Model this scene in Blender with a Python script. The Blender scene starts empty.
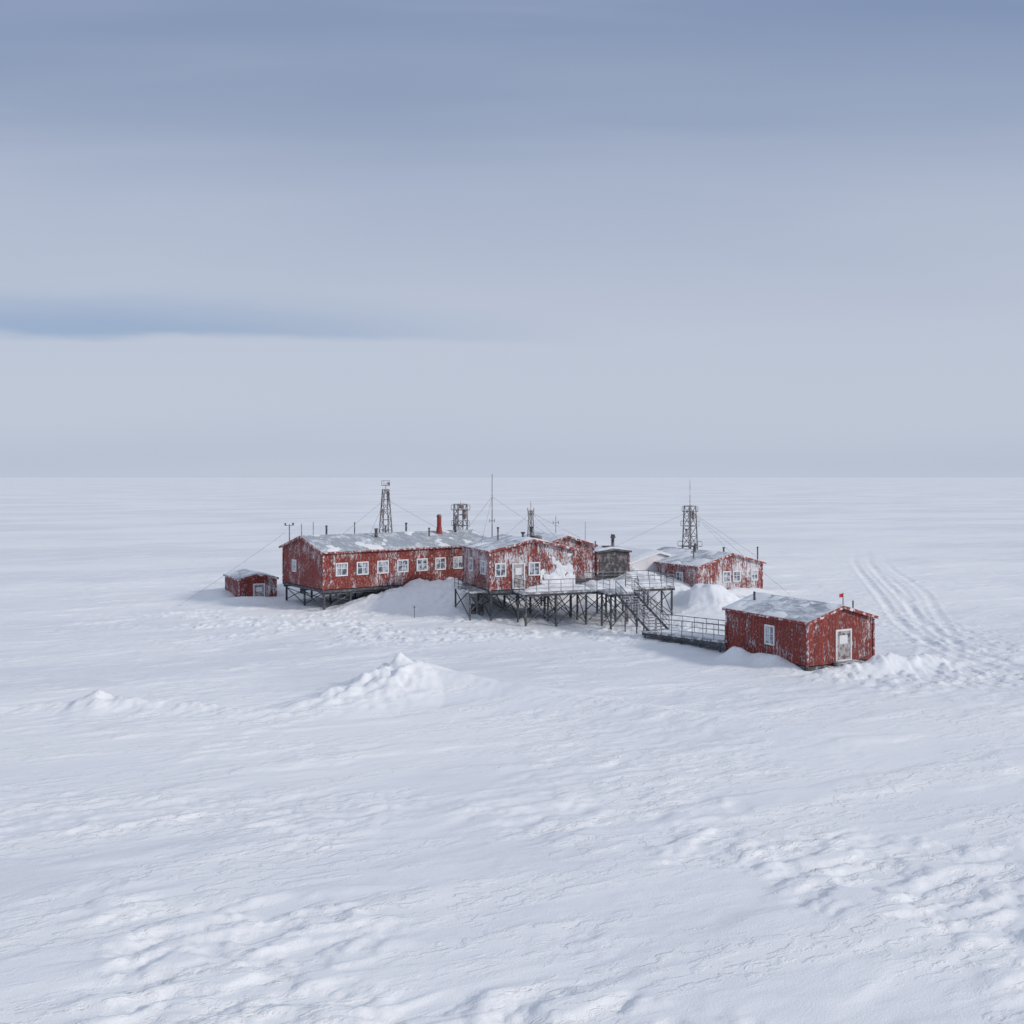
import bpy, math, random, bmesh
import numpy as np
from mathutils import Vector, Matrix
random.seed(4)
scene=bpy.context.scene
scene.view_settings.view_transform='Standard'
scene.view_settings.look='None'
scene.view_settings.exposure=0

# ---------------------------------------------------------------- noise
_perm={}
def perm(seed):
    if seed not in _perm:
        r=np.random.RandomState(seed); p=r.permutation(256); a=r.rand(256)*2*np.pi
        _perm[seed]=(np.concatenate([p,p,p]),np.cos(a),np.sin(a))
    return _perm[seed]
def perlin(x,y,seed=0):
    p,ca,sa=perm(seed)
    xi=np.floor(x).astype(np.int64); yi=np.floor(y).astype(np.int64)
    xf=x-xi; yf=y-yi
    u=xf*xf*xf*(xf*(xf*6-15)+10); v=yf*yf*yf*(yf*(yf*6-15)+10)
    def g(ix,iy,dx,dy):
        h=p[p[ix&255]+(iy&255)]
        return ca[h]*dx+sa[h]*dy
    a=g(xi,yi,xf,yf); b=g(xi+1,yi,xf-1,yf); c=g(xi,yi+1,xf,yf-1); d=g(xi+1,yi+1,xf-1,yf-1)
    return (a+(b-a)*u)*(1-v)+(c+(d-c)*u)*v
def fbm(x,y,o,seed,gain=.5):
    s=0;a=1;f=1
    for i in range(o):
        s=s+a*perlin(x*f,y*f,seed+i); a*=gain; f*=2.03
    return s
def sstep(a,b,t):
    t=np.clip((t-a)/(b-a),0,1); return t*t*(3-2*t)

# ---------------------------------------------------------------- terrain
def bump(x,y,cx,cy,rx,ry,deg,h,p=2.0):
    a=math.radians(deg); dx=x-cx; dy=y-cy
    u=(dx*math.cos(a)+dy*math.sin(a))/rx; v=(-dx*math.sin(a)+dy*math.cos(a))/ry
    return h*np.exp(-np.power(u*u+v*v+1e-9,p/2))
def seg_dist(x,y,pts):
    best=np.full(x.shape,1e9); side=np.zeros(x.shape)
    for (ax,ay),(bx,by) in zip(pts[:-1],pts[1:]):
        L=math.hypot(bx-ax,by-ay); ux,uy=(bx-ax)/L,(by-ay)/L
        t=np.clip((x-ax)*ux+(y-ay)*uy,0,L)
        qx=x-ax-ux*t; qy=y-ay-uy*t; d=np.hypot(qx,qy)
        s=-qx*uy+qy*ux
        m=d<best; best=np.where(m,d,best); side=np.where(m,s,side)
    return best,side
def catmull(P,n=10):
    P=[P[0]]+P+[P[-1]]; out=[]
    for i in range(1,len(P)-2):
        p0,p1,p2,p3=[np.array(q,float) for q in P[i-1:i+3]]
        for k in range(n):
            t=k/n
            out.append(tuple(.5*((2*p1)+(-p0+p2)*t+(2*p0-5*p1+4*p2-p3)*t*t+(-p0+3*p1-3*p2+p3)*t**3)))
    out.append(tuple(P[-2])); return out
def crest(x,y,pts,wf,wb,pw=1.25):
    """wind-drift ridge: polyline (x,y,h); wf / wb = widths of the two flanks"""
    out=np.zeros(x.shape)
    P=catmull(pts,6)
    for (ax,ay,ha),(bx,by,hb) in zip(P[:-1],P[1:]):
        L=math.hypot(bx-ax,by-ay); ux,uy=(bx-ax)/L,(by-ay)/L
        t=np.clip((x-ax)*ux+(y-ay)*uy,0,L)
        qx=x-ax-ux*t; qy=y-ay-uy*t; d=np.hypot(qx,qy)
        s=-qx*uy+qy*ux
        h=ha+(hb-ha)*t/L
        wd=np.where(s>0,wb,wf)*(.35+.65*np.sqrt(np.clip(h,0,3)))
        out=np.maximum(out,h*np.power(np.clip(1-d/wd,0,1),pw))
    return out
TRACKS=[catmull([(84,260),(63.3,183),(53.5,153),(45.8,126),(40.3,105.7),(36.2,91),(33.9,79.8),(33.4,72),(34,66),(36.5,60),(44,52)]),
        catmull([(85,262),(65.5,183),(54.5,148),(46,115),(39.8,96.3),(34.2,80),(30.2,71),(25.0,63.8)])]
def local(x,y,x0,x1,y0,y1,fn):
    """evaluate a local feature only inside its bounding box"""
    m=(x>x0)&(x<x1)&(y>y0)&(y<y1); out=np.zeros(x.shape)
    if m.any(): out[m]=fn(x[m],y[m])
    return out
def height(x,y,sp=None):
    if sp is None: sp=np.full(x.shape,.15)
    k1=1/(1+(sp/.45)**3); k2=1/(1+(sp/1.2)**3); k3=1/(1+(sp/4)**3)
    h=.2*perlin(x/30,y/22,1)*k3
    a=math.radians(24)
    wx=x+.7*perlin(x/2.2,y/2.2,40); wy=y+.7*perlin(x/2.2,y/2.2,41)
    u=(wx*math.cos(a)+wy*math.sin(a)); v=(-wx*math.sin(a)+wy*math.cos(a))
    t=fbm(u/2.3,v/.85,4,10)
    reg=perlin(x/14,y/9,20)+.6*perlin(x/5,y/4,21)
    m=sstep(-.10,.15,reg)
    near=1.35-.95*sstep(31,44,y)*(1-sstep(110,150,y))
    h=h+(.055*sstep(.05,.10,t)+.045*sstep(.22,.27,t)-.055*sstep(.02,.10,-t-.16))*(.12+.9*m)*k1*near
    t2=fbm(u/13,v/3.4,3,30)
    h=h+.08*sstep(.05,.4,t2)*k2
    t3=fbm(u/26,v/7,3,33)
    h=h+.25*sstep(.1,.4,t3)*sstep(105,170,y)*k2
    lump=fbm(x/1.1,y/1.1,3,50); lump2=fbm(x/3,y/3,3,55)
    def fg(x,y):
        return np.maximum(crest(x,y,[(-12.6,55.2,.05),(-10.2,57.2,.8),(-8.2,59.0,1.3),(-6.7,60.5,2.0),(-5.6,60.6,1.45),(-3.4,60.0,1.1),(0,58.8,.78),(5,56.3,.55),(11,52.8,.36),(20,48.3,.0)],4.6,3.0,1.35),
               crest(x,y,[(-6.7,60.5,1.8),(-7.8,58.4,1.0),(-9.2,56.2,.45),(-11.5,54.2,.05)],1.5,2.4,1.1))
    cr=local(x,y,-22,28,40,70,fg)
    blk=np.round(fbm(x/.9,y/.9,2,58)*5)/5
    h=h+cr*(1+(.32*lump+.26*blk)*(.15+.85*sstep(-4,-7.5,x))+.08*lump2)
    cl=local(x,y,-40,-6,48,62,lambda x,y:crest(x,y,[(-34,54.5,.08),(-26,55.8,.3),(-23.2,56,.85),(-22.3,56.1,.6),(-17,55.3,.33),(-11,53.5,.02)],2.4,1.8))
    h=h+cl*(1+.45*lump+.35*blk)
    h=h+bump(x,y,-2,61.5,8,2.5,-8,.3,2)
    st=0*x
    for b in ((-7.2,101.5,5.6,5.0,10,2.6,2.6),(-11.5,99.2,5.2,2.6,28,1.9,2.0),(-4.2,97.5,3.4,4,0,2.0,2.2),(-3,112,14,7,10,1.8,2.5),
              (19.3,98.4,3.1,2.8,0,2.7,2.0),(16.2,100.5,4.8,2.6,-10,2.0,2.4),(23,99.8,3.2,2.4,0,1.3,2.0),
              (12.5,112,8,8,0,2.6,2.6),(7,103.5,6,3,0,1.5,2.2),(24.5,108.6,6,1.6,30,.9,2),(-27,112,8,5,10,.9,2)):
        st=np.maximum(st,bump(x,y,*b))
    h=h+st*(1+.28*lump2+.10*lump)
    hd=bump(x,y,24.8,66.8,3.8,1.2,25,.95,2)+bump(x,y,15.9,71.3,.9,1.3,0,.85,2)+bump(x,y,28.4,68.6,2.0,2.2,0,.45,2)\
       +bump(x,y,18.0,69.3,2.0,.9,-60,.8,2)+bump(x,y,20.6,65.6,1.6,.9,20,.3,2)
    h=h+hd*(1+.35*lump2+.18*lump)
    h=h+bump(x,y,-27.6,103.0,3.5,1.3,25,.55,2)+bump(x,y,-31,106,1.5,3,20,.5,2)
    h=h-bump(x,y,7,87.5,8,5,15,.55,2.4)-bump(x,y,-18,95,5,3,20,.25,2)
    h=h-bump(x,y,19.4,66.4,1.2,.9,0,.35,2)
    ring=np.exp(-np.power(((x+2)/33)**2+((y-91)/15)**2,2.4)); inner=np.exp(-np.power(((x-1)/24)**2+((y-97)/9)**2,3))
    rough=np.clip(ring-.45*inner,0,1)*sstep(-.3,.2,perlin(x/7,y/5,60)+.05)
    r2=np.exp(-np.power(((x-27)/9)**2+((y-66)/5)**2,2)); r3=np.exp(-np.power(((x-36)/6)**2+((y-82)/18)**2,2))
    rough=np.maximum(rough,np.maximum(r2*.8,r3*.5))
    h=h+rough*(.17*sstep(.05,.32,lump)+.11*fbm(x/.5,y/.5,2,66))*k1
    for i,tr in enumerate(TRACKS):
        def tf(x,y,tr=tr,i=i):
            d,s=seg_dist(x,y,tr); f=(.75+.6*perlin(x/5,y/5,80+i))*(d<4)*(1 if i==0 else .6); r=0
            for o in (-1.05,1.05):
                r=r+(-.10*np.exp(-((s-o)/.38)**2)+.05*np.exp(-((s-o-.65)/.22)**2)+.05*np.exp(-((s-o+.65)/.22)**2))*f
            return r
        h=h+local(x,y,22,95,48,265,tf)*(1+.8*lump)/(1+(sp/1.0)**4)
    return h
def hz(x,y): return float(height(np.array([float(x)]),np.array([float(y)]))[0])

inner_x=list(np.arange(-46,46.01,.12)); pos=[]; s=.12; v=inner_x[-1]
while v<26000:
    s*=1.02 if v<110 else 1.04; v+=s; pos.append(v)
xs=[-v for v in reversed(pos)]+inner_x+pos
ys=[14.0]
while ys[-1]<125:
    ys.append(ys[-1]+.075+.17*(ys[-1]-14)/111)
s=.25
while ys[-1]<26000:
    s*=1.02; ys.append(ys[-1]+s)
back=[14.0]; s=.1
while back[-1]>-3000:
    s*=1.25; back.append(back[-1]-s)
ys=list(reversed(back[1:]))+ys
xs=np.array(xs); ys=np.array(ys)
X,Y=np.meshgrid(xs,ys); GX,GY=np.meshgrid(np.gradient(xs),np.gradient(ys))
SP=np.maximum(GX,GY).ravel()
Z=height(X.ravel(),Y.ravel(),SP)
nx,ny=len(xs),len(ys)
co=np.stack([X.ravel(),Y.ravel(),Z],1).astype(np.float32)
idx=np.arange(nx*ny).reshape(ny,nx)
q=np.stack([idx[:-1,:-1],idx[:-1,1:],idx[1:,1:],idx[1:,:-1]],-1).reshape(-1,4)
me=bpy.data.meshes.new("snow_ground")
me.vertices.add(len(co)); me.vertices.foreach_set("co",co.ravel())
me.loops.add(q.size); me.loops.foreach_set("vertex_index",q.ravel().astype(np.int32))
me.polygons.add(len(q)); me.polygons.foreach_set("loop_start",np.arange(0,q.size,4,dtype=np.int32))
me.polygons.foreach_set("loop_total",np.full(len(q),4,dtype=np.int32))
me.polygons.foreach_set("use_smooth",np.ones(len(q),dtype=bool))
me.update(calc_edges=True)
ground=bpy.data.objects.new("snow_ground",me); scene.collection.objects.link(ground)

# ---------------------------------------------------------------- materials
def mat(name):
    m=bpy.data.materials.new(name); m.use_nodes=True
    nt=m.node_tree; return m,nt,nt.nodes["Principled BSDF"]
def N(nt,t,**k):
    n=nt.nodes.new(t)
    for a,b in k.items(): setattr(n,a,b)
    return n
def mth(nt,op,a,b=None,clamp=False):
    n=N(nt,'ShaderNodeMath',operation=op,use_clamp=clamp)
    for i,v in enumerate((a,b)):
        if v is None: continue
        if isinstance(v,(int,float)): n.inputs[i].default_value=v
        else: nt.links.new(v,n.inputs[i])
    return n.outputs[0]
def mapr(nt,v,a,b,c=0,d=1,smooth=True):
    n=N(nt,'ShaderNodeMapRange'); n.interpolation_type='SMOOTHSTEP' if smooth else 'LINEAR'
    nt.links.new(v,n.inputs[0])
    for i,k in zip((1,2,3,4),(a,b,c,d)): n.inputs[i].default_value=k
    return n.outputs[0]
def noise(nt,vec,scale,detail=4,rough=.55,dist=0):
    n=N(nt,'ShaderNodeTexNoise'); nt.links.new(vec,n.inputs['Vector'])
    n.inputs['Scale'].default_value=scale; n.inputs['Detail'].default_value=detail
    n.inputs['Roughness'].default_value=rough; n.inputs['Distortion'].default_value=dist
    return n.outputs[0]
def mapping(nt,vec,sc=(1,1,1),rot=(0,0,0)):
    n=N(nt,'ShaderNodeMapping'); nt.links.new(vec,n.inputs[0])
    n.inputs['Scale'].default_value=sc; n.inputs['Rotation'].default_value=rot
    return n.outputs[0]
def mix(nt,f,a,b,mode='MIX'):
    n=N(nt,'ShaderNodeMix',data_type='RGBA',blend_type=mode)
    if isinstance(f,(int,float)): n.inputs[0].default_value=f
    else: nt.links.new(f,n.inputs[0])
    for i,v in ((6,a),(7,b)):
        if isinstance(v,tuple): n.inputs[i].default_value=(*v[:3],1)
        else: nt.links.new(v,n.inputs[i])
    return n.outputs[2]
def snow_mat():
    m,nt,b=mat("snow")
    g=N(nt,'ShaderNodeNewGeometry').outputs['Position']
    r=mapping(nt,g,(1,1,1),(0,0,math.radians(-24)))
    n1=noise(nt,mapping(nt,r,(.4,1,1)),2.6,4,.62,.4); n2=noise(nt,g,16,2,.6); n3=noise(nt,mapping(nt,r,(.25,1,1)),.4,4,.6)
    big=noise(nt,mapping(nt,r,(.45,1,1)),.03,6,.68)
    # greyer and whiter snow tones mottled by stretched noise
    c=mix(nt,mapr(nt,big,.40,.60),(.76,.785,.83),(.89,.90,.915))
    c=mix(nt,mapr(nt,n3,.42,.66,0,.6),c,(.92,.925,.93))
    nt.links.new(c,b.inputs['Base Color'])
    b.inputs['Roughness'].default_value=.65
    b.inputs['Specular IOR Level'].default_value=.25
    hh=mth(nt,'ADD',mth(nt,'MULTIPLY',mapr(nt,n1,.47,.60),mapr(nt,n3,.42,.58,.004,.032)),mth(nt,'MULTIPLY',n2,.016))
    hh=mth(nt,'ADD',hh,mth(nt,'MULTIPLY',n3,.08))
    bp=N(nt,'ShaderNodeBump'); bp.inputs['Strength'].default_value=.8; bp.inputs['Distance'].default_value=1
    nt.links.new(hh,bp.inputs['Height']); nt.links.new(bp.outputs[0],b.inputs['Normal'])
    return m
M_SNOW=snow_mat(); ground.data.materials.append(M_SNOW)

def red_mat(name,frost,base=(.30,.040,.028),dark=(.09,.020,.016)):
    m,nt,b=mat(name)
    o=N(nt,'ShaderNodeTexCoord').outputs['Object']
    sp=N(nt,'ShaderNodeSeparateXYZ'); nt.links.new(o,sp.inputs[0])
    xy=mth(nt,'ADD',sp.outputs[0],sp.outputs[1])
    cb=N(nt,'ShaderNodeCombineXYZ'); nt.links.new(xy,cb.inputs[0]); nt.links.new(sp.outputs[2],cb.inputs[2])
    nt.links.new(mth(nt,'MULTIPLY',sp.outputs[0],.13),cb.inputs[1])
    v=cb.outputs[0]
    streak=noise(nt,mapping(nt,v,(3.6,1,.45)),1.6,5,.65)
    patch=noise(nt,mapping(nt,v,(1,1,.8)),.6,4,.6,.3)
    speck=noise(nt,mapping(nt,v,(1.4,1,.7)),6.0,4,.75)
    fr=mth(nt,'FRACT',mth(nt,'MULTIPLY',xy,3.1))
    seam=mapr(nt,mth(nt,'ABSOLUTE',mth(nt,'SUBTRACT',fr,.5)),.40,.5)
    c=mix(nt,mapr(nt,streak,.40,.66),base,dark)
    plank=N(nt,'ShaderNodeTexWhiteNoise',noise_dimensions='1D'); nt.links.new(mth(nt,'FLOOR',mth(nt,'MULTIPLY',xy,3.1)),plank.inputs['W'])
    c=mix(nt,mth(nt,'MULTIPLY',plank.outputs[0],.6),c,(.17,.026,.020))
    c=mix(nt,mth(nt,'MULTIPLY',seam,.6),c,(.07,.016,.014))
    c=mix(nt,mapr(nt,speck,.50,.72,0,.25+.35*frost),c,(.58,.45,.45))
    f=mth(nt,'ADD',mth(nt,'MULTIPLY',streak,.55),mth(nt,'ADD',mth(nt,'MULTIPLY',patch,.5),mth(nt,'MULTIPLY',speck,.6)))
    lo=1.05-.25*frost
    f=mapr(nt,f,lo-.06,lo+.12,0,.9)
    c=mix(nt,f,c,(.76,.77,.81))
    nt.links.new(c,b.inputs['Base Color']); b.inputs['Roughness'].default_value=.8
    bp=N(nt,'ShaderNodeBump'); bp.inputs['Strength'].default_value=.7; bp.inputs['Distance'].default_value=.04
    nt.links.new(mth(nt,'SUBTRACT',mth(nt,'ADD',f,speck),seam),bp.inputs['Height']); nt.links.new(bp.outputs[0],b.inputs['Normal'])
    return m
M_RED=red_mat("red_paint_weathered",.62); M_REDF=red_mat("red_paint_frosted",.95); M_REDM=red_mat("red_paint_halffrosted",.86); M_REDW=red_mat("frost_covered_wall",1.9)
M_REDL=red_mat("red_paint_light_frost",.55)
def roof_mat(name,snow=.5,base=(.31,.34,.38)):
    m,nt,b=mat(name)
    o=N(nt,'ShaderNodeTexCoord').outputs['Object']
    n1=noise(nt,o,.6,5,.65,.5); n2=noise(nt,mapping(nt,o,(2.5,.6,1)),1.8,4,.7)
    sp=N(nt,'ShaderNodeSeparateXYZ'); nt.links.new(o,sp.inputs[0])
    fr=mth(nt,'FRACT',mth(nt,'MULTIPLY',sp.outputs[0],1.05)); seam=mapr(nt,mth(nt,'ABSOLUTE',mth(nt,'SUBTRACT',fr,.5)),.43,.5)
    f=mth(nt,'ADD',mth(nt,'MULTIPLY',n1,.6),mth(nt,'MULTIPLY',n2,.4)); t=.68-.4*snow
    f=mapr(nt,f,t-.05,t+.14,.12,1)
    c=mix(nt,mth(nt,'MULTIPLY',seam,.5),base,(.18,.19,.22)); c=mix(nt,f,c,(.80,.825,.86))
    nt.links.new(c,b.inputs['Base Color']); b.inputs['Roughness'].default_value=.6
    bp=N(nt,'ShaderNodeBump'); bp.inputs['Strength'].default_value=.6; bp.inputs['Distance'].default_value=.06
    nt.links.new(f,bp.inputs['Height']); nt.links.new(bp.outputs[0],b.inputs['Normal'])
    return m
M_ROOF=roof_mat("roof_metal",.42); M_ROOFS=roof_mat("roof_snowy",.56)
def simple(name,c,r=.6,metal=0,c2=None,scale=3,lo=.45,hi=.65):
    m,nt,b=mat(name); b.inputs['Roughness'].default_value=r; b.inputs['Metallic'].default_value=metal
    o=N(nt,'ShaderNodeTexCoord').outputs['Object']
    n=noise(nt,o,scale,4,.65)
    nt.links.new(mix(nt,mapr(nt,n,lo,hi),c,c2 or tuple(k*.6 for k in c)),b.inputs['Base Color'])
    return m
M_STEEL=simple("dark_steel",(.055,.06,.07),.6,0,(.30,.31,.34),2,.5,.75)
M_RAIL=simple("railing_steel",(.12,.13,.145),.5,0,(.45,.47,.5),2,.5,.7)
M_TOWER=simple("tower_steel",(.12,.11,.115),.6,0,(.5,.5,.53),1.6,.5,.7)
M_TOWR=simple("tower_red_paint",(.26,.10,.08),.6,0,(.55,.55,.57),1.2,.45,.6)
M_WHITE=simple("white_trim",(.74,.75,.77),.6,0,(.5,.47,.47),4,.5,.8)
M_GLASS=simple("window_glass",(.09,.11,.14),.15,0,(.50,.54,.60),1.7,.42,.6)
M_DARK=simple("dark_painted_panel",(.05,.045,.05),.7,0,(.22,.21,.22),2)
M_DOOR=simple("door_paint",(.42,.40,.41),.7,0,(.12,.08,.08),2.5)
M_REDP=simple("red_chimney_paint",(.34,.04,.03),.6,0,(.20,.03,.025),3)
M_TRIM=simple("red_trim",(.25,.036,.028),.6,0,(.7,.7,.73),3,.48,.62)
M_GREY=simple("grey_wood",(.24,.24,.25),.8,0,(.65,.67,.7),2,.45,.6)
M_FLAG=simple("flag_cloth",(.55,.02,.02),.8)

# ---------------------------------------------------------------- geometry helpers
class MB:
    def __init__(s): s.v=[]; s.f=[]
    def add(s,v,f):
        n=len(s.v); s.v+= [tuple(k) for k in v]; s.f+=[tuple(i+n for i in k) for k in f]
    def box(s,a,b):
        (x0,y0,z0),(x1,y1,z1)=a,b
        s.add([(x0,y0,z0),(x1,y0,z0),(x1,y1,z0),(x0,y1,z0),(x0,y0,z1),(x1,y0,z1),(x1,y1,z1),(x0,y1,z1)],
              [(0,3,2,1),(4,5,6,7),(0,1,5,4),(1,2,6,5),(2,3,7,6),(3,0,4,7)])
    def beam(s,p,q,w,h=None,n=4,w2=None):
        p=Vector(p);q=Vector(q);d=(q-p)
        if d.length<1e-6: return
        d.normalize(); up=Vector((0,0,1)) if abs(d.z)<.95 else Vector((1,0,0))
        a=d.cross(up).normalized(); b=a.cross(d).normalized()
        if n==4:
            h=h or w; off=[(-w/2,-h/2),(w/2,-h/2),(w/2,h/2),(-w/2,h/2)]; off2=off
        else:
            off=[(w*math.cos(2*math.pi*i/n),w*math.sin(2*math.pi*i/n)) for i in range(n)]
            k=(w2 if w2 is not None else w)/w; off2=[(i*k,j*k) for i,j in off]
        v=[p+a*i+b*j for i,j in off]+[q+a*i+b*j for i,j in off2]
        f=[tuple(reversed(range(n))),tuple(range(n,2*n))]+[(i,(i+1)%n,(i+1)%n+n,i+n) for i in range(n)]
        s.add(v,f)
    def prism(s,prof,axis,a,b):
        n=len(prof)
        def P(t,u,z): return (t,u,z) if axis=='x' else (u,t,z)
        v=[P(a,u,z) for u,z in prof]+[P(b,u,z) for u,z in prof]
        s.add(v,[tuple(range(n)),tuple(reversed(range(n,2*n)))]+[((i+1)%n,i,i+n,(i+1)%n+n) for i in range(n)])
    def obj(s,name,m,parent=None,bevel=0,smooth=False):
        me=bpy.data.meshes.new(name); me.from_pydata(s.v,[],s.f); me.validate(); me.update()
        bm=bmesh.new(); bm.from_mesh(me); bmesh.ops.recalc_face_normals(bm,faces=bm.faces); bm.to_mesh(me); bm.free()
        if smooth: me.polygons.foreach_set("use_smooth",[True]*len(me.polygons))
        o=bpy.data.objects.new(name,me); scene.collection.objects.link(o); me.materials.append(m)
        if parent: o.parent=parent
        if bevel:
            bv=o.modifiers.new("bevel",'BEVEL'); bv.width=bevel; bv.segments=2
        return o
def empty(name,loc=(0,0,0),ang=0):
    o=bpy.data.objects.new(name,None); scene.collection.objects.link(o); o.location=loc; o.rotation_euler=(0,0,ang); return o
def world(E,x,y): 
    a=E.rotation_euler[2]; return (E.location[0]+x*math.cos(a)-y*math.sin(a),E.location[1]+x*math.sin(a)+y*math.cos(a))

def building(name,loc,ang,LX,LY,z0,ze,zp,ridge,wall,roof,front_win=(),left_win=(),front_door=(),left_door=(),ov=.3,snow=.3,seed=0,trim=M_TRIM,amp=.4):
    """local X along camera-facing wall (Y=0); X=0 is the left wall"""
    E=empty(name,loc,ang)
    w=MB()
    if ridge=='y':
        prof=[(0,z0),(LX,z0),(LX,ze),(LX/2,zp),(0,ze)]; w.prism(prof,'y',0,LY); span,leng,ax=LX,LY,'y'
    else:
        prof=[(0,z0),(LY,z0),(LY,ze),(LY/2,zp),(0,ze)]; w.prism(prof,'x',0,LX); span,leng,ax=LY,LX,'x'
    w.obj("walls",wall,E)
    sl=(zp-ze)/(span/2); t=.14; e=.012
    r=MB(); r.prism([(-ov,ze-ov*sl+e),(span/2,zp+e),(span+ov,ze-ov*sl+e),(span+ov,ze-ov*sl+t),(span/2,zp+t+.02),(-ov,ze-ov*sl+t)],ax,-ov,leng+ov)
    r.obj("roof",roof,E)
    b=MB()
    def P(tt,u,z): return (tt,u,z) if ax=='x' else (u,tt,z)
    for tt in (-ov-.04,leng+ov+.04):
        b.beam(P(tt,-ov,ze-ov*sl+.02),P(tt,span/2,zp+.02),.06,.2); b.beam(P(tt,span/2,zp+.02),P(tt,span+ov,ze-ov*sl+.02),.06,.2)
    for u in (-ov-.03,span+ov+.03): b.beam(P(-ov,u,ze-ov*sl+.04),P(leng+ov,u,ze-ov*sl+.04),.05,.14)
    b.obj("roof_trim",trim,E)
    c=MB()
    for (cx,cy) in ((0,0),(LX,0),(0,LY),(LX,LY)):
        c.box((cx-.07,cy-.07,z0-.05),(cx+.07,cy+.07,ze-.12))
    c.obj("corner_boards",M_TRIM,E)
    s_=MB(); s_.box((-.05,-.05,z0-.3),(LX+.05,LY+.05,z0-.06)); s_.obj("floor_frame",M_STEEL,E)
    nu,nl=int((span+2*ov)/.22),int((leng+2*ov)/.22)
    uu=np.linspace(-ov+.02,span+ov-.02,nu); ll=np.linspace(-ov+.02,leng+ov-.02,nl)
    U,Lg=np.meshgrid(uu,ll); base=np.where(U<span/2,ze+U*sl,zp-(U-span/2)*sl)+t+.012
    nn=fbm(U/3.0+seed*7.1,Lg/2.2+seed,4,70+seed)+ (snow-.5)
    edge=np.minimum(np.minimum(U+ov,span+ov-U),np.minimum(Lg+ov,leng+ov-Lg)); 
    hh=np.clip(nn,-.03,.35)*amp*np.clip(edge/.6,0,1)-.01
    sm=MB(); vid={}
    for i in range(nl-1):
        for j in range(nu-1):
            ids=[(i,j),(i+1,j),(i+1,j+1),(i,j+1)]
            if max(hh[k] for k in ids)<=0: continue
            f=[]
            for k in ids:
                if k not in vid:
                    vid[k]=len(sm.v); sm.v.append(P(Lg[k],U[k],base[k]+max(hh[k],-.02)))
                f.append(vid[k])
            sm.f.append(tuple(f))
    if sm.f: sm.obj("roof_snow",M_SNOW,E,smooth=True)
    fr=MB(); gl=MB(); dr=MB(); lf=MB()
    def opening(side,u,z,w_,h_,kind):
        def bx(B,u0,z0_,u1,z1_,d0,d1):
            if side=='f': B.box((u0,-d1,z0_),(u1,-d0,z1_))
            else: B.box((-d1,u0,z0_),(-d0,u1,z1_))
        k=.12
        bx(gl if kind=='w' else dr,u-w_/2+.005,z+.005,u+w_/2-.005,z+h_-.005,-.02,.03)
        bx(fr,u-w_/2-k,z-k,u-w_/2,z+h_+k,-.02,.075); bx(fr,u+w_/2,z-k,u+w_/2+k,z+h_+k,-.02,.075)
        bx(fr,u-w_/2,z+h_,u+w_/2,z+h_+k,-.02,.072); bx(fr,u-w_/2,z-k,u+w_/2,z,-.02,.11)
        if kind=='w':
            bx(fr,u-.035,z,u+.035,z+h_,-.02,.055)
            bx(fr,u-w_/2,z+h_*.55,u-.035,z+h_*.55+.05,-.02,.05); bx(fr,u+.035,z+h_*.55,u+w_/2,z+h_*.55+.05,-.02,.05)
        else:
            bx(lf,u-w_*.3,z+h_*.55,u+w_*.3,z+h_*.85,.032,.045)
            bx(lf,u+w_*.34,z+h_*.42,u+w_*.40,z+h_*.5,.032,.09)
    for a in front_win: opening('f',*a,'w')
    for a in left_win: opening('l',*a,'w')
    for a in front_door: opening('f',*a,'d')
    for a in left_door: opening('l',*a,'d')
    if fr.f: fr.obj("window_frames",M_WHITE,E)
    if gl.f: gl.obj("window_glass",M_GLASS,E)
    if dr.f: dr.obj("door",M_DOOR,E)
    if lf.f: lf.obj("door_glass_and_handle",M_WHITE,E)
    return E
def stilts(E,x0,x1,y0,y1,nx_,ny_,z0,w=.17,sink=.5,brace=True,name="stilts"):
    m=MB(); X_=np.linspace(x0,x1,nx_); Y_=np.linspace(y0,y1,ny_)
    g={}
    for x in X_:
        for y in Y_:
            wx,wy=world(E,x,y); zg=hz(wx,wy); g[(x,y)]=zg
            if zg<z0-.1: m.beam((x,y,zg-sink),(x,y,z0),w)
    for y in Y_:
        m.beam((x0-.3,y,z0-.12),(x1+.3,y,z0-.12),.15,.2)
        for a,b in zip(X_[:-1],X_[1:]):
            za,zb=g[(a,y)],g[(b,y)]
            if brace and min(za,zb)<z0-1.2:
                m.beam((a,y,za+.15),(b,y,z0-.3),.065); m.beam((a,y+.1,z0-.3),(b,y+.1,zb+.15),.065)
    for x in (X_ if ny_>1 else []):
        for a,b in zip(Y_[:-1],Y_[1:]):
            za,zb=g[(x,a)],g[(x,b)]
            if brace and min(za,zb)<z0-1.2:
                m.beam((x,a,za+.15),(x,b,z0-.3),.065)
    return m.obj(name,M_STEEL,E)

A1=math.atan2(5.7,8)
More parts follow.
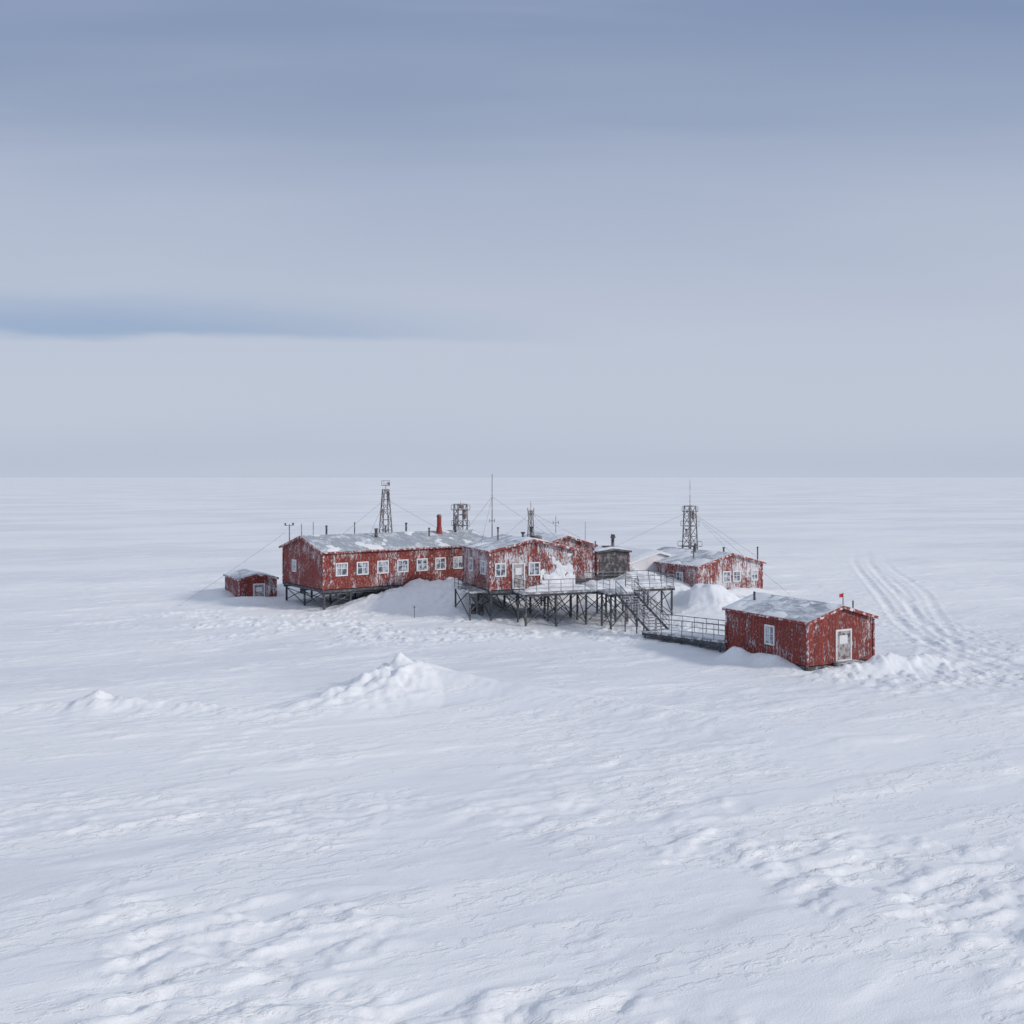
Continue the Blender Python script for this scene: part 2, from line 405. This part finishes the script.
# --- long main building
B1=building("red_station_building",(-18.1,96,0),A1,20,9.8,2.15,5.75,7.0,'x',M_RED,M_ROOF,
   front_win=[(x,3.5,1.05,1.05) for x in (1.9,4.15,6.4,8.65,10.9,13.1,15.3,17.5)],left_win=[(6.9,3.5,.8,1.0)],snow=.2,seed=1,amp=.3)
stilts(B1,.2,19.8,.3,9.4,8,3,1.86)
m=MB()
for x,y,h,r in ((3.2,6.2,.9,.1),(7.5,3.5,.6,.16),(12,5.2,1.0,.1),(6,5.4,1.2,.05),(17.6,4.2,.8,.14),(10.2,6.5,.7,.09),(13.6,3.1,.5,.08)):
    m.beam((x,y,5.9),(x,y,7+h),r,n=10); m.beam((x,y,7+h),(x,y,7.12+h),r*1.8,n=10,w2=r*.8)
m.obj("vent_pipes",M_DARK,B1)
m=MB(); x,y=15.4,4.0
m.beam((x,y,6.0),(x,y,7.6),.42,n=14,w2=.28); m.beam((x,y,7.6),(x,y,8.7),.24,n=14); m.obj("chimney",M_REDP,B1)
m=MB(); m.beam((x,y,8.7),(x,y,8.95),.32,n=14,w2=.18); m.obj("chimney_cap",M_DARK,B1)
m=MB()
m.beam((.3,8.9,2.5),(.3,8.9,8.1),.05,n=6); m.beam((-.1,8.9,8.0),(.7,8.9,8.0),.03,n=6)
for dx in (-.15,.7): m.beam((dx,8.9,8.0),(dx,8.9,8.25),.09,n=8)
m.beam((.15,5.5,6.9),(.15,5.5,8.3),.035,n=6); m.beam((3.0,9.0,6.1),(3.0,9.0,8.3),.03,n=6)
m.obj("weather_mast",M_DARK,B1)

# --- central building
A2=math.atan2(3,7.75)
B2=building("red_station_building",(-1.98,90,0),A2,8.3,7.6,2.8,6.3,7.2,'y',M_REDM,M_ROOFS,
   front_win=[(1.0,4.1,.85,1.0),(4.3,4.1,.9,1.0)],left_win=[(1.8,4.2,1.0,1.05),(5.2,4.2,1.0,1.05)],front_door=[(2.75,2.95,1.0,2.1)],snow=.28,seed=2)
m=MB(); nxx,nzz=44,36; X_=np.linspace(4.9,8.36,nxx); Z_=np.linspace(2.75,5.9,nzz); vid={}
XX,ZZ=np.meshgrid(X_,Z_); G=(1-abs((XX-7.2)/2.5)**2)*.7-(ZZ-2.9)/3.0+.8*fbm(XX/1.1,ZZ/1.1,5,91)
for i in range(nzz-1):
    for j in range(nxx-1):
        ids=[(i,j),(i,j+1),(i+1,j+1),(i+1,j)]
        if max(G[k] for k in ids)<=0: continue
        f=[]
        for k in ids:
            if k not in vid: vid[k]=len(m.v); m.v.append((XX[k],-.012-.25*max(0,min(G[k],.6)),ZZ[k]))
            f.append(vid[k])
        m.f.append(tuple(f))
m.obj("wall_rime",M_SNOW,B2,smooth=True)
stilts(B2,.2,8.1,.3,7.3,4,3,2.5)
m=MB()
for x,y,h,r in ((4.2,2.5,.7,.12),(2.4,4.4,1.1,.07),(6.5,6,1.0,.13)):
    m.beam((x,y,6.5),(x,y,7+h),r,n=10); m.beam((x,y,7+h),(x,y,7.14+h),r*1.7,n=10)
m.box((5.2,2.2,6.9),(6.0,3.0,7.45)); m.obj("roof_vents",M_DARK,B2)
m=MB(); m.box((-1.8,.4,2.55),(-.06,5.0,2.7)); m.obj("side_landing",M_GREY,B2)
m=MB()
for y in np.linspace(.5,4.9,5): m.beam((-1.75,y,2.7),(-1.75,y,3.8),.05)
for z in (3.1,3.45,3.8): m.beam((-1.75,.5,z),(-1.75,4.9,z),.04); m.beam((-1.75,.5,z),(-.1,.5,z),.04)
for y in (.6,4.8): m.beam((-1.7,y,-.4),(-1.7,y,2.55),.14); m.beam((-1.7,y,.9),(-.1,y,2.5),.08)
m.beam((-1.7,.6,.3),(-1.7,4.8,2.4),.07)
m.obj("side_landing_frame",M_STEEL,B2)

# --- deck in front and to the right of the centre building
D=empty("elevated_deck",(-1.98,90,0),A2)
m=MB(); m.box((2.2,-2.6,2.58),(17.5,-.12,2.72)); m.box((8.6,-.12,2.58),(17.5,2.4,2.72)); m.box((9.4,-5.2,2.58),(12.4,-2.6,2.72)); m.obj("deck_planks",M_GREY,D)
m=MB()
for a,b in (((2.5,-1.9),(9.3,-.3)),((9.2,-2.2),(17.2,2.1)),((10.9,-4.9),(12.1,-2.5))):
    U=np.linspace(a[0],b[0],28); V=np.linspace(a[1],b[1],9); n0=len(m.v)
    for v in V:
        for u in U:
            e=min(u-a[0],b[0]-u,v-a[1],b[1]-v); hh=2.70+min(e*.8,.35)*(1+1.2*float(perlin(np.array([u*.9]),np.array([v*.9]),5)[0]))
            m.v.append((u,v,hh))
    for i in range(8):
        for j in range(27):
            k=n0+i*28+j; m.f.append((k,k+1,k+29,k+28))
m.obj("deck_snow",M_SNOW,D,smooth=True)
stilts(D,2.5,17.3,-2.4,-.5,6,2,2.58,w=.15)
stilts(D,9.6,12.2,-5.0,-3.2,2,2,2.58,w=.15,name="landing_stilts")
stilts(D,9,17.3,2.2,2.2,4,1,2.58,w=.15,name="rear_stilts",brace=False)
def rail(m,p,q,n,h=1.1,bars=3,w=.042):
    p=Vector(p);q=Vector(q)
    for i in range(n+1):
        a=p.lerp(q,i/n); m.beam(a,a+Vector((0,0,h)),w)
    for k in range(bars):
        z=Vector((0,0,h*(k+1)/bars)); m.beam(p+z,q+z,w*(1.3 if k==bars-1 else .7))
m=MB()
rail(m,(2.3,-2.5,2.72),(9.45,-2.5,2.72),6); rail(m,(12.4,-2.5,2.72),(17.4,-2.5,2.72),4)
rail(m,(17.4,-2.5,2.72),(17.4,2.3,2.72),4); rail(m,(17.4,2.3,2.72),(8.7,2.3,2.72),7); rail(m,(2.3,-2.5,2.72),(2.3,-.2,2.72),2)
rail(m,(9.45,-2.5,2.72),(9.45,-5.1,2.72),2); rail(m,(12.35,-2.5,2.72),(12.35,-5.1,2.72),2)
m.obj("deck_railing",M_RAIL,D)

# --- staircase (world coordinates)
def world3(E,p): x,y=world(E,p[0],p[1]); return Vector((x,y,p[2]))
top=world3(D,(10.9,-5.2,2.68)); bot=Vector((11.9,80.9,.55))
S=empty("staircase",(0,0,0))
d=(bot-top); flat=Vector((d.x,d.y,0)).normalized(); side=Vector((-flat.y,flat.x,0))*.85
m=MB(); n=14
for i in range(n):
    c=top.lerp(bot,(i+.5)/n); m.beam(c-side,c+side,.36,.05)
m.obj("treads",M_GREY,S)
m=MB()
for s_ in (-1,1): m.beam(top+side*s_*1.02,bot+side*s_*1.02,.08,.22)
for s_ in (-1,1):
    for t_ in (.3,.65):
        c=top.lerp(bot,t_)+side*s_; m.beam((c.x,c.y,hz(c.x,c.y)-.4),(c.x,c.y,c.z-.1),.10)
m.obj("stringers",M_STEEL,S)
m=MB()
for s_ in (-1,1): rail(m,top+side*s_*1.02,bot+side*s_*1.02,6,h=1.1)
m.obj("handrails",M_RAIL,S)
# --- walkway to near hut
W=empty("elevated_walkway",(0,0,0))
p=Vector((11.9,80.9,.55)); q_=Vector((16.6,74.6,.85)); d=(q_-p); fl=Vector((d.x,d.y,0)).normalized(); sd=Vector((-fl.y,fl.x,0))
p0=p-fl*.9
m=MB(); m.beam(p0-Vector((0,0,.08)),q_-Vector((0,0,.08)),2.2,.14); m.obj("walkway_planks",M_GREY,W)
m=MB(); m.beam(p+fl*.4+Vector((0,0,.05)),q_-fl*.3+Vector((0,0,.05)),1.7,.16); m.obj("walkway_snow",M_SNOW,W,bevel=.06)
m=MB()
for s_ in (-1,1):
    m.beam(p0+sd*s_-Vector((0,0,.27)),q_+sd*s_-Vector((0,0,.27)),.1,.2)
    prev=None
    for i in range(5):
        c=p0.lerp(q_,(i+.15)/4.4)+sd*s_; zg=hz(c.x,c.y)
        m.beam((c.x,c.y,zg-.5),(c.x,c.y,c.z-.15),.12)
        if prev: m.beam(prev,(c.x,c.y,c.z-.3),.06)
        prev=(c.x,c.y,zg+.05)
m.obj("walkway_frame",M_STEEL,W)
m=MB(); rail(m,p0+sd*1.05,q_+sd*1.05,7,h=1.2); rail(m,p+fl*1.3-sd*1.05,q_-sd*1.05,6,h=1.2); m.obj("walkway_railing",M_RAIL,W)

# --- near right hut
A3=math.atan2(3,5.6)
B3=building("red_hut",(19.8,67,0),A3,6.2,8.2,.3,3.22,4.1,'y',M_REDL,M_ROOFS,
   left_win=[(3.6,1.35,.75,1.15)],front_door=[(3.3,.5,1.25,1.95)],snow=.38,seed=3,ov=.2,amp=.3)
stilts(B3,.2,6.0,.2,8.0,3,4,.05,w=.22,brace=False)
m=MB(); m.beam((3.7,.4,3.9),(3.7,.4,5.0),.03,n=6); m.beam((1.8,7.2,3.4),(1.8,7.2,4.5),.09,n=10); m.beam((5.3,1,3.4),(5.3,1,4.3),.05,n=8); m.obj("flag_pole_and_vents",M_DARK,B3)
m=MB(); m.add([(3.7,.4,4.7),(3.5,.42,4.68),(3.3,.36,4.7),(3.3,.36,4.95),(3.5,.42,4.93),(3.7,.4,4.97)],[(0,1,4,5),(1,2,3,4)]); m.obj("flag",M_FLAG,B3)
m=MB(); m.box((2.3,-1.2,.2),(4.4,-.1,.42)); m.obj("door_step",M_GREY,B3)

# --- back right building
A4=math.atan2(5,8.3)
B4=building("red_station_building",(20.1,108,0),A4,9.5,11,.2,3.3,4.5,'y',M_REDF,M_ROOFS,
   front_win=[(4.1,1.5,.9,1.0),(5.6,1.5,.9,1.0),(8.3,1.5,.8,1.0)],left_win=[(3,1.5,.9,.9)],snow=.45,seed=4)
m=MB()
for x,y,h,r in ((9.3,.5,.6,.07),(4,5,.9,.12),(2,3,.8,.06),(6.5,3,.5,.1)):
    m.beam((x,y,3.4),(x,y,4.4+h),r,n=8); m.beam((x,y,4.4+h),(x,y,4.5+h),r*1.6,n=8)
m.obj("vent_pipes",M_DARK,B4)
# --- low snowed-in buildings behind
B5=building("snow_covered_hut",(13.0,112,0),A4,8.5,9,.5,3.3,4.4,'y',M_REDW,M_ROOFS,snow=1.1,seed=5,trim=M_WHITE)
B6=building("snow_covered_hut",(2.8,100.8,0),A2,6.0,8,2.6,6.0,6.9,'y',M_REDF,M_ROOFS,snow=.55,seed=6)
stilts(B6,.3,5.7,.3,7.6,3,2,2.3)
B7=building("equipment_hut",(9.2,107.5,0),A2,3.8,4,2.6,4.9,5.15,'y',M_DARK,M_ROOFS,snow=.8,seed=7,ov=.2,trim=M_STEEL)
m=MB(); m.beam((2.6,1.5,5.0),(2.6,1.5,6.3),.16,n=12); m.beam((2.6,1.5,6.3),(2.6,1.5,6.7),.3,n=12,w2=.2); m.beam((.7,2,5.0),(.7,2,6.0),.08,n=8)
m.box((1.2,.6,5.0),(2.1,1.4,5.5)); m.obj("exhaust_stack",M_DARK,B7)
stilts(B7,.2,3.6,.2,3.8,2,2,2.3)
# --- far left shed
B8=building("red_shed",(-28.4,104,0),.5,3.9,6.0,-.05,2.3,2.75,'y',M_RED,M_ROOFS,front_door=[(2.1,.1,1.0,1.6)],snow=.3,seed=8,ov=.2,amp=.3)

# ---------------------------------------------------------------- towers
def lattice(name,x,y,zb,zt,wb,wt,nseg,mtl,leg=.09,br=.05,platforms=(),whip=0,extras=()):
    E=empty(name,(x,y,0),.5); m=MB()
    def w(z): return (wb+(wt-wb)*(z-zb)/(zt-zb))/2
    cs=[(-1,-1),(1,-1),(1,1),(-1,1)]
    for a,b in cs: m.beam((a*w(zb),b*w(zb),zb),(a*w(zt),b*w(zt),zt),leg)
    for i in range(nseg):
        z0=zb+(zt-zb)*i/nseg; z1=zb+(zt-zb)*(i+1)/nseg
        for k in range(4):
            a=cs[k]; b=cs[(k+1)%4]
            m.beam((a[0]*w(z1),a[1]*w(z1),z1),(b[0]*w(z1),b[1]*w(z1),z1),br)
            if i%2: a,b=b,a
            m.beam((a[0]*w(z0),a[1]*w(z0),z0),(b[0]*w(z1),b[1]*w(z1),z1),br)
    m.obj("lattice_frame",mtl,E)
    if platforms:
        m=MB()
        for z,r in platforms:
            m.box((-r,-r,z),(r,r,z+.07))
            for a,b in cs: m.beam((a*r,b*r,z),(a*r,b*r,z+.6),.035)
            for k in range(4):
                a=cs[k]; b=cs[(k+1)%4]; m.beam((a[0]*r,a[1]*r,z+.6),(b[0]*r,b[1]*r,z+.6),.035)
        m.obj("platforms",M_TOWER,E)
    m=MB()
    if whip: m.beam((0,0,zt-.5),(0,0,zt+whip),.05,n=8,w2=.02)
    for (dx,dz,hh,rr) in extras:
        m.beam((dx,0,dz),(dx,0,dz+hh),rr,n=10)
        m.beam((0,0,dz+hh*.5),(dx,0,dz+hh*.5),.05)
    if m.f: m.obj("antennas",M_TOWR,E)
    return E
def guys(E,zt,pts):
    m=MB(); o=E.location; a=E.rotation_euler[2]
    for px,py,pz in pts:
        dx,dy=px-o[0],py-o[1]; lx=dx*math.cos(a)+dy*math.sin(a); ly=-dx*math.sin(a)+dy*math.cos(a)
        m.beam((0,0,zt),(lx,ly,pz),.012,n=5)
    m.obj("guy_wires",M_TOWER,E)
T=lattice("lattice_tower",-14.4,114,0,11.6,1.9,.55,10,M_TOWER,leg=.1,br=.05,platforms=((12.0,.35),),whip=.6,extras=((.35,10.2,1.2,.09),(-.45,8.6,.8,.12),(.4,12.1,.3,.1)))
guys(T,10.5,[(-27,112,0),(-6,106,6.5),(-20,122,0)])
T=lattice("lattice_tower",-5.9,114.5,0,9.9,1.4,1.1,8,M_TOWER,leg=.1,br=.055,platforms=((7.4,.75),(9.2,.8)),whip=.3,extras=((.5,8.2,1.1,.2),(-.5,7.7,1.0,.22),(.1,9.4,.5,.25)))
T=lattice("lattice_tower",21.0,118,0,9.6,1.5,.95,8,M_TOWER,leg=.1,br=.05,platforms=((4.8,1.0),(7.2,.75),(8.9,.65)),whip=3.1,extras=((.45,8.0,.9,.14),(-.5,6.0,.9,.16)))
guys(T,9.0,[(10.5,113,4.6),(30,108,.3),(31,126,0),(27,110,4.2)])
T=lattice("lattice_tower",1.9,101,6,9.6,.55,.3,6,M_TOWER,leg=.05,br=.03,whip=1.0,extras=((.35,9.2,.7,.04),(-.35,9.2,.7,.04)))
guys(T,9.4,[(-1.5,96,6.6),(7,101,6.8),(5,94,6.5)])
def mast(name,x,y,zb,zt,r=.05,arms=()):
    E=empty(name,(x,y,0),.3); m=MB(); m.beam((0,0,zb),(0,0,zt),r,n=8,w2=r*.45)
    for z,w in arms:
        m.beam((-w,0,z),(w,0,z),.025,n=6)
        for s_ in (-1,1): m.beam((s_*w,0,z-.15),(s_*w,0,z+.2),.03,n=6)
    m.obj("pole",M_TOWER,E); return E
M1=mast("antenna_mast",-2.0,100.5,2.5,13.3,.07,((8.6,.25),)); guys(M1,11,[(-6,97,5.8),(4,104,6.8),(-3,94,6.3)])
mast("antenna_mast",4.6,105,3,8.9,.06,((8.2,.3),))
mast("antenna_mast",8.2,112,2,8.0,.05)
mast("antenna_mast",11.5,116,2,6.5,.04)
def cable(a,b,sag,name):
    m=MB(); pr=None
    for i in range(15):
        t=i/14; c=Vector(a).lerp(Vector(b),t); c.z-=sag*4*t*(1-t)
        if pr: m.beam(pr,c,.012,n=5)
        pr=c
    m.obj(name,M_TOWER)
cable((-23.6,103.8,7.2),(-33.5,100,.0),.1,"stay_cable")
for x,y in ((-8.9,91.2),):
    E=empty("marker_pole",(x,y,hz(x,y))); m=MB(); m.beam((0,0,-.3),(0,0,1.1),.03,n=6); m.beam((-.12,0,.95),(.12,0,.95),.03,n=6); m.obj("pole",M_DARK,E)
for x,y in ((-22.7,108.5),(-2.9,92.2),(-3.6,92.6)):
    z=hz(x,y); m=MB(); m.beam((0,0,-.1),(0,0,.88),.29,n=16)
    for k in (.25,.55,.86): m.beam((0,0,k),(0,0,k+.04),.31,n=16)
    o=m.obj("fuel_drum",M_DARK); o.location=(x,y,z)

# ---------------------------------------------------------------- world
w=bpy.data.worlds.new("World"); scene.world=w; w.use_nodes=True; nt=w.node_tree
bg=nt.nodes['Background']; bg.inputs[1].default_value=.1
SUN_EL=25; SUN_AZ=math.radians(112)  # clockwise from +Y
sky=N(nt,'ShaderNodeTexSky',sky_type='NISHITA'); sky.sun_disc=False; sky.sun_elevation=math.radians(SUN_EL); sky.sun_rotation=SUN_AZ
g=N(nt,'ShaderNodeTexCoord').outputs['Generated']
sp=N(nt,'ShaderNodeSeparateXYZ'); nt.links.new(g,sp.inputs[0]); zr=sp.outputs[2]
ay=mth(nt,'MAXIMUM',mth(nt,'ABSOLUTE',sp.outputs[1]),.12)
zz=mth(nt,'MINIMUM',mth(nt,'DIVIDE',zr,ay),3.0); xx=mth(nt,'DIVIDE',sp.outputs[0],ay)
cb=N(nt,'ShaderNodeCombineXYZ'); nt.links.new(xx,cb.inputs[0]); nt.links.new(zz,cb.inputs[2]); nt.links.new(mth(nt,'SIGN',sp.outputs[1]),cb.inputs[1])
g2=cb.outputs[0]
warp=noise(nt,mapping(nt,g2,(1.2,1,2.5)),1.0,3,.5)
zw=mth(nt,'ADD',zz,mth(nt,'MULTIPLY',mth(nt,'SUBTRACT',warp,.5),.10))
cr=N(nt,'ShaderNodeValToRGB'); nt.links.new(mth(nt,'MULTIPLY',zw,.5),cr.inputs[0])
def lin(c): return tuple(((k/255+.055)/1.055)**2.4 if k>10 else k/255/12.92 for k in c)
stops=[(0,(188,198,215)),(.02,(183,194,213)),(.06,(188,198,215)),(.14,(188,197,214)),(.22,(180,190,210)),(.32,(167,179,202)),(.40,(150,165,192)),(.47,(135,152,184)),(.62,(140,157,188)),(1.2,(170,182,205)),(2.0,(190,198,212))]
el=cr.color_ramp.elements
while len(el)<len(stops): el.new(.5)
for e,(p_,c_) in zip(el,stops): e.position=p_*.5; e.color=(*lin(c_),1)
st=noise(nt,mapping(nt,g2,(.6,1,5),(0,math.radians(1.5),0)),1.2,4,.5,.2)
c=mix(nt,mapr(nt,st,.42,.68,0,.25),cr.outputs[0],lin((198,206,220)))
st2=noise(nt,mapping(nt,g2,(.6,1,7),(0,math.radians(-3),0)),1.3,4,.5,.3)
hi=mapr(nt,zz,.24,.38)
c=mix(nt,mth(nt,'MULTIPLY',mapr(nt,st2,.42,.68,0,.28),hi),c,lin((122,141,176)))
c10=N(nt,'ShaderNodeVectorMath',operation='SCALE'); nt.links.new(c,c10.inputs[0]); c10.inputs['Scale'].default_value=10
ws=noise(nt,mapping(nt,g2,(1.8,1,9)),1.8,4,.6)
zc=mth(nt,'ADD',zz,mth(nt,'MULTIPLY',mth(nt,'SUBTRACT',ws,.5),.04))
dz=mth(nt,'SUBTRACT',mth(nt,'ADD',zc,mth(nt,'MULTIPLY',mth(nt,'ADD',xx,.5),.03)),.150)
up=mapr(nt,dz,-.010,.004); dn=mapr(nt,dz,.002,.05,1,0)
gap=mth(nt,'MULTIPLY',up,dn)
ax=mapr(nt,xx,-.42,.16,1,0)
ax2=mapr(nt,xx,-1.2,-.7,0,1)
gap=mth(nt,'MULTIPLY',gap,mth(nt,'MULTIPLY',ax,ax2)); gap=mth(nt,'MULTIPLY',gap,mth(nt,'GREATER_THAN',sp.outputs[1],0))
gap=mth(nt,'MULTIPLY',gap,.66)
blue=mix(nt,.8,sky.outputs[0],(.22*10,.33*10,.55*10))
base=mix(nt,.04,c10.outputs[0],sky.outputs[0])
fin=mix(nt,gap,base,blue)
nt.links.new(fin,bg.inputs[0])
sl=bpy.data.lights.new("sun",'SUN'); sl.energy=2.0; sl.angle=math.radians(7); sl.color=(1,.93,.85)
so=bpy.data.objects.new("sun",sl); scene.collection.objects.link(so)
e=math.radians(SUN_EL); dirv=Vector((math.sin(SUN_AZ)*math.cos(e),math.cos(SUN_AZ)*math.cos(e),math.sin(e)))
so.rotation_euler=(-dirv).to_track_quat('-Z','Y').to_euler(); so.location=(60,-20,60)

cd=bpy.data.cameras.new("camera"); cam=bpy.data.objects.new("camera",cd); scene.collection.objects.link(cam)
cam.location=(0,0,13); cam.rotation_euler=(math.radians(90),0,0); cd.lens=36*1000/1024; cd.sensor_width=36; cd.shift_y=-35/1024
cd.clip_start=.5; cd.clip_end=60000; scene.camera=cam
print("verts",len(co))
